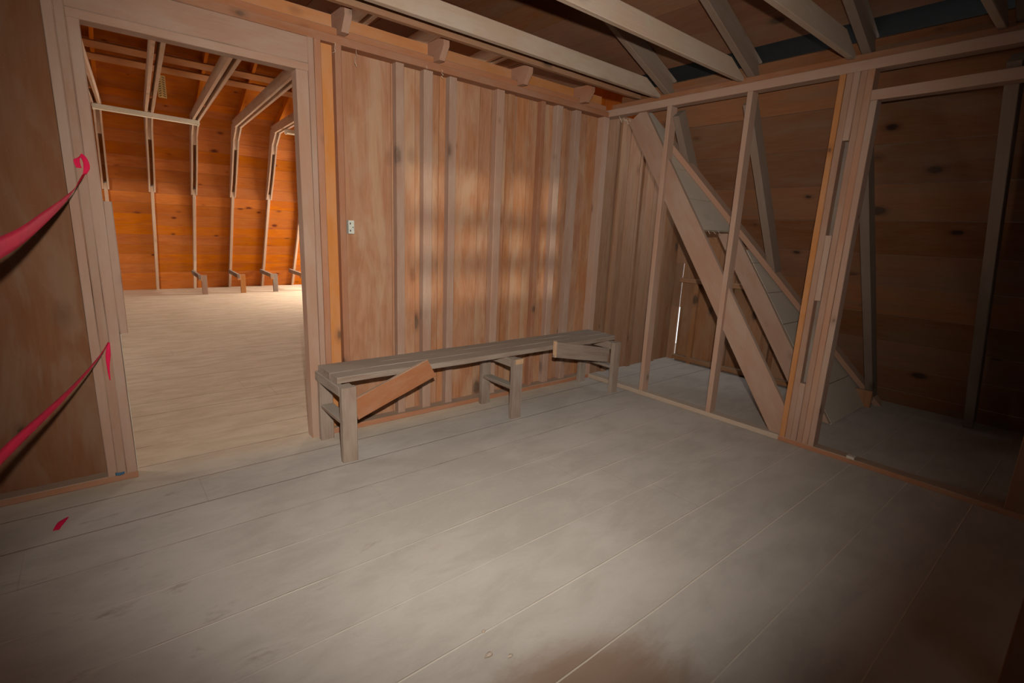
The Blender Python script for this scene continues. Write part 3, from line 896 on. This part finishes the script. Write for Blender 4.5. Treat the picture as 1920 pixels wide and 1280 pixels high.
# diagonal braces
b1 = bar('brace', (1.115, 2.79, 0.30), (1.655, 2.79, 0.495), 0.024, 0.135, (-0.34, 0, 0.94), M['redstud'], bench, cut0=0.01, cut1=-0.02)
b1['label'] = 'orange-brown diagonal brace, hanging loose'
b2 = bar('brace', (2.80, 2.80, 0.475), (3.47, 2.80, 0.345), 0.024, 0.125, (0.2, 0, 0.98), M['grey'], bench, cut0=-0.01)
b2['label'] = 'grey diagonal brace with a pale end'
boxb('brace_end', (2.790, 2.812), (2.786, 2.8145), (0.412, 0.545), 'z', M['endgrain'], b2)

# ------------------------------------------------------------------ pink tape
def ribbon(name, pts, widths, ups, mat, parent=None, n=40, thick=0.0006):
    """Smooth ribbon through pts; ups = direction across the ribbon at each point."""
    def cr(P, t):
        k = len(P) - 1
        f = t * k
        i = min(int(f), k - 1)
        u = f - i
        p0, p1, p2, p3 = P[max(i - 1, 0)], P[i], P[i + 1], P[min(i + 2, k)]
        if isinstance(p1, Vector):
            return 0.5 * ((2 * p1) + (p2 - p0) * u + (2 * p0 - 5 * p1 + 4 * p2 - p3) * u * u + (3 * p1 - p0 - 3 * p2 + p3) * u ** 3)
        return p1 + (p2 - p1) * u
    pts = [Vector(p) for p in pts]
    ups = [Vector(u) for u in ups]
    bm = bmesh.new()
    cols = []
    for i in range(n + 1):
        t = i / n
        p = cr(pts, t)
        wv = cr(widths, t)
        u = cr(ups, t).normalized()
        tg = (cr(pts, min(1, t + 0.01)) - cr(pts, max(0, t - 0.01))).normalized()
        nr = u.cross(tg).normalized()
        row = []
        for k in range(5):
            s = k / 4 - 0.5
            bow = 0.05 * wv * (1 - (2 * s) ** 2)
            row.append(bm.verts.new(p + u * (s * wv) + nr * bow))
        cols.append(row)
    for i in range(n):
        for k in range(4):
            bm.faces.new((cols[i][k], cols[i][k + 1], cols[i + 1][k + 1], cols[i + 1][k]))
    bmesh.ops.solidify(bm, geom=bm.faces[:], thickness=thick)
    for f in bm.faces:
        f.smooth = True
    bmesh.ops.recalc_face_normals(bm, faces=bm.faces)
    return link(name, bm, mat, parent)

tp = empty('pink_tape', (0.0, 3.19, 1.6), 'upper strip of pink tape tied to the left door studs, sagging to the left', 'tape')
ribbon('tape_strip', [(0.004, 3.185, 1.575), (-0.045, 2.85, 1.475), (-0.12, 2.45, 1.375), (-0.2, 2.0, 1.293), (-0.30, 1.4, 1.27), (-0.75, 0.6, 1.33), (-1.72, -0.6, 1.45)],
       [0.016, 0.034, 0.056, 0.064, 0.064, 0.06, 0.06], [(1, 0, 0.6), (0.45, 0.3, 1), (0.2, 0.2, 1), (0.15, 0.1, 1), (0, 0, 1), (0, 0, 1), (0, 0, 1)], M['pink'], tp)
ribbon('tape_knot', [(-0.012, 3.194, 1.60), (-0.016, 3.180, 1.635), (0.003, 3.178, 1.655), (0.016, 3.180, 1.63), (0.016, 3.186, 1.60), (0.006, 3.180, 1.572)],
       [0.020, 0.024, 0.022, 0.024, 0.024, 0.015], [(1, 0, 0), (1, 0.3, 0.1), (0.3, 0.6, 1), (1, 0.3, -0.2), (1, 0.2, 0), (1, 0, 0.3)], M['pink'], tp, n=24)
tp = empty('pink_tape', (0.0, 3.19, 0.76), 'lower strip of pink tape, stretched down leftward, with a short hanging tail', 'tape')
ribbon('tape_strip', [(0.010, 3.192, 0.762), (-0.04, 2.93, 0.737), (-0.14, 2.5, 0.708), (-0.262, 2.0, 0.697), (-0.40, 1.4, 0.69), (-0.85, 0.6, 0.70), (-1.72, -0.6, 0.75)],
       [0.010, 0.038, 0.055, 0.062, 0.06, 0.06, 0.06], [(0.2, 0, 1), (0.5, 0.1, 1), (0.5, 0.1, 1), (0.3, 0.1, 1), (0, 0, 1), (0, 0, 1), (0, 0, 1)], M['pink'], tp)
ribbon('tape_tail', [(0.010, 3.192, 0.76), (0.002, 3.186, 0.70), (-0.004, 3.184, 0.63), (-0.004, 3.187, 0.565)], [0.010, 0.022, 0.012, 0.004],
       [(1, 0.2, 0), (1, 0.1, 0), (1, 0.5, 0), (1, 0.2, 0)], M['pink'], tp, n=16)
sc = ribbon('tape_scrap', [(-0.262, 2.81, 0.004), (-0.244, 2.86, 0.012), (-0.222, 2.91, 0.006)], [0.024, 0.028, 0.006], [(1, -0.3, 0.1), (1, -0.35, 0), (1, -0.3, 0)], M['pink'], None, n=12)
tag(sc, 'small scrap of pink tape lying on the floor in front of the plywood', 'tape')
bs = ribbon('blue_scrap', [(-0.035, 3.196, 0.046), (-0.015, 3.190, 0.044), (0.004, 3.194, 0.046)], [0.016, 0.016, 0.012], [(0, 0.2, 1)] * 3, M['blue'], None, n=6)
tag(bs, 'tiny blue tape scrap at the foot of the left door studs', 'tape')

# ------------------------------------------------------------------ small things on the wall
jb = empty('junction_box', (1.315, 3.25, 1.33), 'small grey metal junction box on the wide pine board', 'electrical box')
bb = boxb('box_body', (1.296, 1.336), (3.25, 3.288), (1.335, 1.42), 'z', M['metal'], jb, rough=0)
for z in (1.355, 1.40):
    boxb('knockout', (1.304, 1.311), (3.2485, 3.2505), (z - 0.006, z + 0.006), 'z', M['hole'], bb, rough=0)
boxb('box_screw', (1.322, 1.328), (3.2482, 3.2505), (1.374, 1.38), 'z', M['hole'], bb, rough=0)

def web(pts, lab, rad=0.0012):
    bm = bmesh.new()
    for P in pts:
        prev = None
        for k, p in enumerate(P):
            ring = [bm.verts.new((p[0] + rad * math.cos(a), p[1] + rad * math.sin(a), p[2] + rad * math.cos(a + 1))) for a in (0, 2.1, 4.2)]
            if prev:
                for q in range(3):
                    bm.faces.new((prev[q], prev[(q + 1) % 3], ring[(q + 1) % 3], ring[q]))
            prev = ring
    bmesh.ops.recalc_face_normals(bm, faces=bm.faces)
    o = link('cobweb', bm, M['web'])
    tag(o, lab, 'cobweb')
def strand(x, y, z, ln):
    return [(x + random.uniform(-.004, .004) * k, y, z - ln * k / 5) for k in range(6)]
web([strand(1.35, 3.19, 2.43, 0.10), strand(1.22, 3.19, 2.43, 0.06)], 'short cobweb strands hanging from the plate right of the doorway')
web([strand(1.95, 3.19, 2.44, 0.05), strand(1.83, 3.19, 2.44, 0.04)], 'short cobweb strand hanging below the second rafter tail')
web([[(3.70 + 0.03 * k, 3.1, 2.40 + 0.02 * math.sin(k * 2.1)) for k in range(8)], [(3.72 + 0.03 * k, 3.1, 2.41 + 0.02 * math.cos(k * 2.7)) for k in range(7)]],
    'curly cobweb under the plate in the corner', 0.0015)
P = slope_pt(3.8, 1.47, 0.0)
web([[(3.78 + 0.03 * k, P.y - 0.01, P.z - 0.015 + 0.014 * math.sin(k * 2.3)) for k in range(10)]], 'curly cobweb along the ragged edge of the dust-covered boards', 0.0015)
# joint fragment on the threshold, chips by the camera
o = boxb('wood_splinter', (3.682, 3.725), (0.88, 0.925), (0.034, 0.052), 'y', M['sheath'])
tag(o, 'pale splintered lump on the sole plate right of the built-up post', 'splinter')
for k, (x, y, s, lab) in enumerate(((0.885, 1.105, 0.016, 'larger wood chip on the lens shadow painted on the floor'), (0.94, 1.06, 0.010, 'small wood chip on the lens shadow painted on the floor'),
                                    (0.93, 1.20, 0.009, 'small wood chip just beyond the lens shadow painted on the floor'))):
    bm = bmesh.new()
    bmesh.ops.create_icosphere(bm, subdivisions=1, radius=s)
    for vv in bm.verts:
        vv.co = Vector((vv.co.x * random.uniform(.7, 1.5), vv.co.y * random.uniform(.5, 1.0), vv.co.z * 0.45 + s * 0.45))
    o = link('wood_chip', bm, M['joist'], None, Matrix.Translation((x, y, 0)))
    tag(o, lab, 'wood chip', 'chips on the floor')
